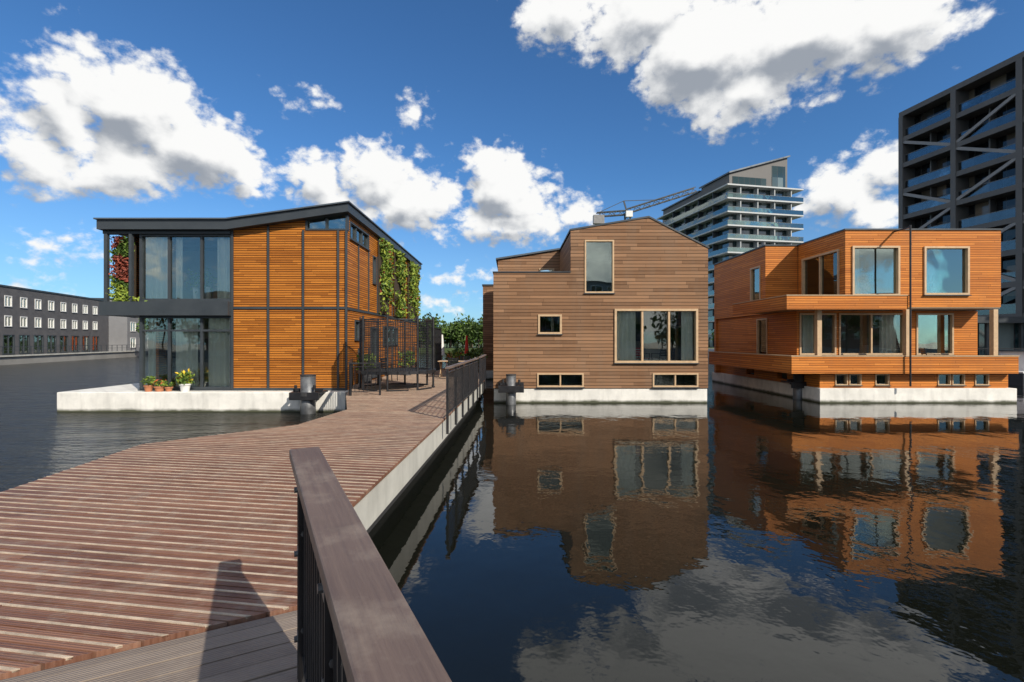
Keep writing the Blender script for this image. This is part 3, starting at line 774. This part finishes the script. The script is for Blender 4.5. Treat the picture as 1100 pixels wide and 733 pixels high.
for k in range(34): smalltree(-70+k*4.2+U(-1.5,1.5),U(-53,-49),U(5,9.5))
mb.build('added_reflected_tree_row')  # unseen trees behind the camera, added for the windows to reflect

# ================================================================ LEFT QUAY BUILDINGS
def placed(name,origin,ang):
    e=empty(name); e.location=origin; e.rotation_euler=(0,0,ang); return e
QB=placed('grey_quayside_apartment_building',(-51.5,41.5,.85),math.atan2(20.,-5.4))
wl=MB(); fr=MB(); gl=MB()
LB=31.0; HB=7.45
ops=[]
x=1.0
while x<LB-2:
    for z0,z1 in((3.2,4.4),(5.35,6.55)):
        ops.append((x+.2,x+1.3,z0,z1)); 
    ops.append((x,x+1.7,.2,2.35)); x+=2.35
facade(wl,('F',0),0,LB,0,HB,ops,'brickdark',.3)
for o in ops: window(fr,gl,('F',0),*o,'white' if o[2]>1 else 'anth',.1,(.5,),glass='glassR',d0=-.2,d1=.04)
wl.box(.0,LB,.3,.31+11,0,.1,'inner'); wl.box(0,LB,2.5,2.6,.1,HB-.1,'darkint'); wl.box(0,LB,.3,11,2.75,2.85,'inner'); wl.box(0,LB,.3,11,4.9,5.0,'inner')
wl.box(0,.3,.3,11,0,HB,'brickgrey'); wl.box(LB-.3,LB,.3,11,.0,HB,'brickgrey'); wl.box(.0,LB,11,11.3,0,HB,'brickgrey')
wl.box(-.1,LB+.1,-.08,11.4,HB,HB+.18,'anth')
wl.build('walls',QB); fr.build('window_frames',QB); gl.build('glass',QB)
QC=placed('light_grey_row_house',(-62.,78,.85),math.atan2(20.,-5.4))
wl=MB(); fr=MB(); gl=MB(); ops=[]
for k in range(6):
    for z0,z1 in((.5,2.2),(3.2,4.8),(5.6,6.9)): ops.append((1+k*3,2.8+k*3,z0,z1))
facade(wl,('F',0),0,19,0,8.3,ops,'brickgrey',.3)
for o in ops: window(fr,gl,('F',0),*o,'white',.12,(.5,),glass='glassR',d0=-.2,d1=.04)
wl.box(0,19,2.5,2.6,0,8.2,'darkint'); wl.box(-.1,19.1,.31,9,8.3,8.5,'anth'); wl.box(0,.3,.3,9,0,8.29,'brickgrey')
wl.build('walls',QC); fr.build('window_frames',QC); gl.build('glass',QC)
def block(name,x0,x1,y,h,mat):
    e=empty(name); wl=MB(); fr=MB(); gl=MB(); ops=[]
    z=1.6
    while z+2.2<h:
        x=x0+1.2
        while x+1.8<x1-1: ops.append((x,x+1.8,1+z,1+z+1.7)); x+=3.2
        z+=3.0
    facade(wl,('B',y),x0,x1,1.0,1+h,ops,mat,.3)
    for o in ops: window(fr,gl,('B',y),*o,'white',.1,(.5,),d0=-.2,d1=.04)
    wl.box(x0,x1,y-2,y-1.9,1,h+.9,'inner'); wl.box(x0-.2,x1+.2,y-12,y+.2,1+h,1.3+h,'anth')
    wl.build('walls',e); fr.build('window_frames',e); gl.build('glass',e)
block('added_reflected_apartment_block',-58,-14,-56,10.5,'brickred'); block('added_reflected_apartment_block',-8,26,-57,13.,'brickgrey'); block('added_reflected_apartment_block',33,78,-56,10.5,'brickred')  # unseen blocks behind the camera, added to darken the window reflections
e=empty('orange_site_container'); mb=MB()
mb.box(-58,-52,84,86.5,1.0,3.4,'orangep')
for k in range(20): mb.box(-57.9+k*.3,-57.8+k*.3,83.93,84,1.1,3.3,'orangep')
mb.box(-55.5,-54.6,83.9,83.93,1.1,3.1,'white'); mb.build('container_shell',e)
mb=MB(); mb.pxy([(-60,80),(-47,82),(-45,99.9),(-60.9,99.9)],-1.5,.95,'quay'); mb.build('quay_pavement')
e=empty('quay_fence'); mb=MB()
for k in range(24):
    p=Vector((-52.1-8.3*k/24,47.5+32*k/24,1.0)); mb.beam(p,p+Vector((0,0,.9)),.06,.06,'anth')
mb.beam((-52.1,47.5,1.9),(-60.1,78.3,1.9),.05,.05,'anth'); mb.beam((-52.1,47.5,1.5),(-60.1,78.3,1.5),.03,.03,'anth'); mb.build('rails',e)

# ================================================================ GLASS TOWER
ang=math.atan2(.205,.979)
GT=placed('glass_balcony_apartment_tower',(49.4,111,1.0),ang)
wl=MB(); sl=MB(); bal=MB()
WX,WY=17.,31.; st=3.1; n=12
wl.box(1.0,WX,0.9,WY,0,n*st+.2,'tglass')
for k in range(1,n+1):
    z=k*st
    sl.box(-.6,WX+2.6,-.9,WY+.5,z-.16,z+.16,'slabw')
    if k<n:
        for a in((-.55,WX+2.55,-.88,-.84),(-.58,-.54,-.83,WY+.45),(WX+2.54,WX+2.58,-.83,WY)):
            bal.box(*a,z+.161,z+1.15,'glassB')
        bal.box(-.6,WX+2.6,-.9,-.82,z+1.151,z+1.2,'steel'); bal.box(-.62,-.54,-.81,WY+.45,z+1.151,z+1.2,'steel')
    for x in(3,7.5,12,16.5): sl.box(x,x+.2,-.5,.899,z-st+.161,z-.161,'slabw')
    for y in(5,11,17,23): sl.box(-.3,.999,y,y+.18,z-st+.161,z-.161,'anth')
zt=n*st+.17
sl.pxz([(1.2,zt),(WX-.2,zt),(WX-.2,zt+8.2-.4),(1.2,zt+2.9)],1.0,12,'towerd')
sl.pxz([(.8,zt+2.9),(WX+.1,zt+7.9),(WX+.1,zt+8.25),(.8,zt+3.25)],.4,12.5,'zinc')
sl.pxz([(1.2,zt),(WX-.2,zt),(WX-.2,zt+3.0),(1.2,zt+2.2)],12.01,WY,'towerd')
sl.pxz([(.8,zt+2.2),(WX+.1,zt+3.),(WX+.1,zt+3.3),(.8,zt+2.5)],12.51,WY+.3,'zinc')
wl.box(WX-4.5,WX-.8,.95,.999,zt+.3,zt+5.6,'tglass'); wl.box(2,11,.95,.999,zt+.3,zt+2.4,'tglass')
wl.build('glazing',GT); sl.build('floor_slabs_and_roof',GT); bal.build('balustrades',GT)

# ================================================================ DARK TOWER RIGHT
DT=placed('dark_braced_apartment_block',(48.1,60.2,.95),math.atan2(-.989,.146))
wl=MB(); sl=MB(); bal=MB()
LT=40.; st=3.2; n=9; HT=29.6
wl.box(.2,LT,1.7,20,0,HT-.3,'dglass')
for k in range(0,n+1):
    z=k*st+.8
    if z<HT-1: sl.box(0,LT,0,20.2,z-.28,z+.28,'towerd')
    if z<HT-2.4:
        bal.box(.5,LT,.32,.36,z+.281,z+1.25,'glassD'); bal.box(.5,LT,.3,.38,z+1.251,z+1.3,'steel')
sl.box(0,LT,0,20.2,HT-.3,HT+.3,'towerd')
bay=6.2
k=0; x=0
while x<LT:
    sl.box(x,x+.55,-.06,1.69,0,HT-.301,'towerd')
    for j in range(n):
        z=j*st+.8
        if z+st>HT-.3: continue
        sl.box(x+bay*.5,x+bay*.5+.15,.9,1.69,z+.281,z+st-.281,'towerd') 
        a,b=(z+.3,z+st-.3) if (j+k)%2==0 else (z+st-.3,z+.3)
        if (j*3+k)%5!=3: sl.beam((x+.5,.12,a),(x+bay,.12,b),.2,.34,'brace')
    x+=bay; k+=1
wl.build('glazing',DT); sl.build('frame_and_slabs',DT); bal.build('balustrades',DT)
LB2=placed('low_grey_block',(66,96,.95),.05)
wl=MB(); wl.box(0,40,0,15,0,18.5,'towerd')
for k in range(5): wl.box(-.2,40.2,-.3,-.001,3+k*3.4,3.5+k*3.4,'slabw'); wl.box(.5,39,-.05,-.002,.6+k*3.4,2.6+k*3.4,'tglass')
wl.build('walls',LB2)
PV=placed('waterside_pavilion',(33,39,.95),-.05)
wl=MB(); wl.box(0,22,.4,8,0,.25,'slabw'); wl.box(0.4,21.6,1,7.8,.26,3.0,'tglass'); wl.box(-.4,22.4,-.1,8.4,3.0,3.5,'anth')
for k in range(9): wl.box(.1+k*2.65,.3+k*2.65,.45,.65,.26,2.99,'anth')
wl.build('walls',PV)
railing('quay_railing',[(25.9,37.4),(69,30.7)],h=1.0,post=2,bal=.2,z=.95,top='black')
e=empty('parked_boat'); mb=MB()
mb.T=Matrix.Translation((28.5,27,0))@Matrix.Rotation(.1,4,'Z')
mb.pxy([(0,0),(7,0),(8.6,1.2),(7,2.4),(0,2.4)],-.2,.7,'black'); mb.pxy([(-.05,-.05),(7.05,-.05),(8.75,1.2),(7.05,2.45),(-.05,2.45)],.7,.78,'white'); mb.box(1,4.5,.4,2,.78,1.9,'white'); mb.box(1.3,4.2,.37,.4,1.2,1.7,'tglass'); mb.box(.8,4.7,.3,2.1,1.9,1.97,'anth'); mb.build('hull_and_cabin',e)

# ================================================================ CRANE
e=empty('tower_crane'); mb=MB(); yc=180.
def cp(u,v,dy=0): return Vector((PX(u,yc),yc+dy,PZ(v,yc)))
def lattice(mb,a,b,w,seg,m):
    d=(b-a);n=max(2,int(d.length/seg)); dn=d.normalized(); up=Vector((0,0,1)) if abs(dn.z)<.9 else Vector((1,0,0))
    s=dn.cross(up).normalized()*w/2; t=s.cross(dn).normalized()*w/2
    cs=[-s-t,s-t,s+t,-s+t]
    for c in cs: mb.beam(a+c,b+c,.3,.3,m)
    for i in range(n):
        for j in range(4):
            c0=cs[j];c1=cs[(j+1)%4]
            if i%2: c0,c1=c1,c0
            mb.beam(a+d*i/n+c0,a+d*(i+1)/n+c1,.16,.16,m)
b0=cp(674,230)
lattice(mb,Vector((b0.x,yc,1)),b0,1.8,2.2,'anth')
lattice(mb,b0+Vector((0,0,1)),cp(747,204),1.6,1.8,'anth'); lattice(mb,b0+Vector((0,0,.5)),cp(641,231),1.5,1.8,'anth')
mb.beam(b0,cp(670,216),.5,.5,'anth'); mb.beam(cp(670,216),cp(642,229),.2,.2,'anth'); mb.beam(cp(670,216),cp(715,214.5),.2,.2,'anth')
c=cp(643,235); mb.box(c.x-2,c.x+2,yc-1,yc+1,c.z-2,c.z+1.2,'brace'); mb.box(b0.x-1,b0.x+1.4,yc-2.4,yc-1,b0.z-1.6,b0.z+.6,'white')
mb.build('lattice_frame',e)

# ================================================================ WORLD
sv=Vector((.667,-.745,.687)).normalized()
el=math.asin(sv.z); az=math.atan2(sv.x,sv.y)
W=bpy.data.worlds.new('World'); S.world=W; W.use_nodes=True
try: W.cycles.sampling_method='NONE'
except Exception as ex: print(ex)
t=NT(W.node_tree); t.n.clear()
out=t.new('ShaderNodeOutputWorld'); bg=t.new('ShaderNodeBackground')
sky=t.new('ShaderNodeTexSky'); sky.sky_type='NISHITA'; sky.sun_disc=False; sky.sun_elevation=el; sky.sun_rotation=az
sky.air_density=1.0; sky.dust_density=.25; sky.ozone_density=3.0
gp=bpy.data.node_groups.new('CloudDensity','ShaderNodeTree')
gp.interface.new_socket('Az',in_out='INPUT',socket_type='NodeSocketFloat'); gp.interface.new_socket('El',in_out='INPUT',socket_type='NodeSocketFloat')
gp.interface.new_socket('D',in_out='OUTPUT',socket_type='NodeSocketFloat'); gp.interface.new_socket('B',in_out='OUTPUT',socket_type='NodeSocketFloat')
g=NT(gp); gi=g.new('NodeGroupInput'); go=g.new('NodeGroupOutput')
A,E=gi.outputs[0],gi.outputs[1]
ce=g.m('COSINE',E)
dv=g.comb(g.m('MULTIPLY',g.m('SINE',A),ce),g.m('MULTIPLY',g.m('COSINE',A),ce),g.m('MULTIPLY',g.m('SINE',E),1.35))
wc=g.noise(dv,7.,3,.55,out='Color')
p=g.vm('ADD',g.comb(A,E,0.),g.vm('MULTIPLY',g.vm('SUBTRACT',wc,(.5,.5,.5)),(.15,.11,0.)))
blobs=[(85,95,48,54),(60,125,55,48),(150,125,84,56),(215,160,70,50),(255,188,42,32),(130,180,130,40),(25,165,60,40),(5,140,30,26),
 (600,8,50,32),(690,15,90,40),(760,60,88,60),(860,35,120,66),(970,20,100,54),(800,105,78,34),
 (345,195,36,30),(405,190,48,34),(435,222,56,38),(380,225,52,28),(520,182,34,27),(550,205,52,42),(545,242,80,26),(618,230,38,24),
 (905,205,50,38),(950,172,42,30),(940,225,62,28),
 (70,258,50,13),(25,275,40,11),(50,305,45,7),(500,295,42,10),(485,324,26,7),
 (450,122,20,14),(335,118,30,9)]
cur=None
for (u,v,ru,rv) in blobs:
    a_=math.atan((u-550)/F); e_=math.atan((366.5-v)/F*math.cos(a_))
    ra=ru/F*math.cos(a_)**2; re=rv/F*math.cos(a_)
    q=g.vm('MULTIPLY_ADD',p,(1/ra,1/re,0),(-a_/ra,-e_/re,0)); l=g.m('MULTIPLY_ADD',g.vm('LENGTH',q),min(ra,re)*20,-min(ra,re)*20)
    if cur is None: cur=l
    else:
        n=g.new('ShaderNodeMath',operation='SMOOTH_MIN'); g.put(n.inputs[0],cur); g.put(n.inputs[1],l); n.inputs[2].default_value=.3; cur=n.outputs[0]
base=g.m('MULTIPLY',cur,-1.)
fld=g.noise(dv,2.6,2,.5)
fm=g.mr(g.m('ABSOLUTE',A),.95,1.2)
fd=g.m('ADD',g.m('MULTIPLY',g.m('SUBTRACT',fld,.46),9.),g.m('MULTIPLY',g.m('SUBTRACT',fm,1.),8.))  # cloud field outside the view, added to make window reflections paler
base=g.m('MAXIMUM',base,fd)
b1=g.m('ABSOLUTE',g.m('SUBTRACT',g.noise(dv,13.,1,.5),.5))
b2=g.m('ABSOLUTE',g.m('SUBTRACT',g.noise(dv,30.,1,.5),.5))
nz=g.noise(dv,45.,4,.62)
D=g.m('ADD',g.m('MINIMUM',base,2.),g.m('ADD',g.m('MULTIPLY',b1,1.9),g.m('ADD',g.m('MULTIPLY',b2,1.4),g.m('MULTIPLY',g.m('SUBTRACT',nz,.6),1.4))))
g.put(go.inputs[0],D); g.put(go.inputs[1],g.m('MINIMUM',base,4.))
tc=t.new('ShaderNodeTexCoord'); x,y,z=t.sep(tc.outputs['Generated'])
azn=t.m('ARCTAN2',x,y); eln=t.m('ARCSINE',z)
def dens(da,de):
    n=t.new('ShaderNodeGroup'); n.node_tree=gp; t.put(n.inputs[0],t.m('ADD',azn,da)); t.put(n.inputs[1],t.m('ADD',eln,de)); return n.outputs
D0=dens(0.,0.); D1=dens(.012,.03)
alpha=t.mr(D0[0],.05,.7,0.,1.,True)
alpha=t.m('MULTIPLY',alpha,t.m('ADD',.85,t.m('MULTIPLY',alpha,.15)))
lit=t.m('ADD',t.m('MULTIPLY',t.m('SUBTRACT',D0[1],D1[1]),.55),t.m('MULTIPLY',t.m('SUBTRACT',D0[0],D1[0]),.2))
thick=t.mr(D0[1],.2,1.8,0.,.22)
sh=t.m('SUBTRACT',t.m('ADD',.72,lit),thick,clamp=True)
ccol=t.mix(t.mr(sh,.12,.80,0.,1.,True),(.33,.365,.42),(.97,.97,.96))
skc=t.vm('MULTIPLY',sky.outputs[0],(.10*.56,.10*.96,.10*1.30))
hz=t.mr(z,0.,.32,1.,0.,True)
skc=t.mix(t.m('MULTIPLY',hz,.3),skc,(.42,.60,.82))
al=t.m('MULTIPLY',alpha,t.mr(z,-.005,.03))
fin=t.mix(al,skc,ccol)
t.l.new(fin,bg.inputs[0]); bg.inputs[1].default_value=1.0
t.l.new(bg.outputs[0],out.inputs[0])

sl_=bpy.data.lights.new('sun','SUN'); sl_.energy=5.0; sl_.angle=math.radians(.5); sl_.color=(1.,.92,.80)
so=bpy.data.objects.new('sun',sl_); S.collection.objects.link(so); so.rotation_euler=(-sv).to_track_quat('-Z','Y').to_euler()
so.location=(20,-20,30)

cam=bpy.data.cameras.new('camera'); co=bpy.data.objects.new('camera',cam); S.collection.objects.link(co)
cam.sensor_width=36; cam.lens=F/1100*36; cam.clip_start=.05; cam.clip_end=6000
co.location=(0,0,H); co.rotation_euler=(math.radians(90),0,0)
S.camera=co
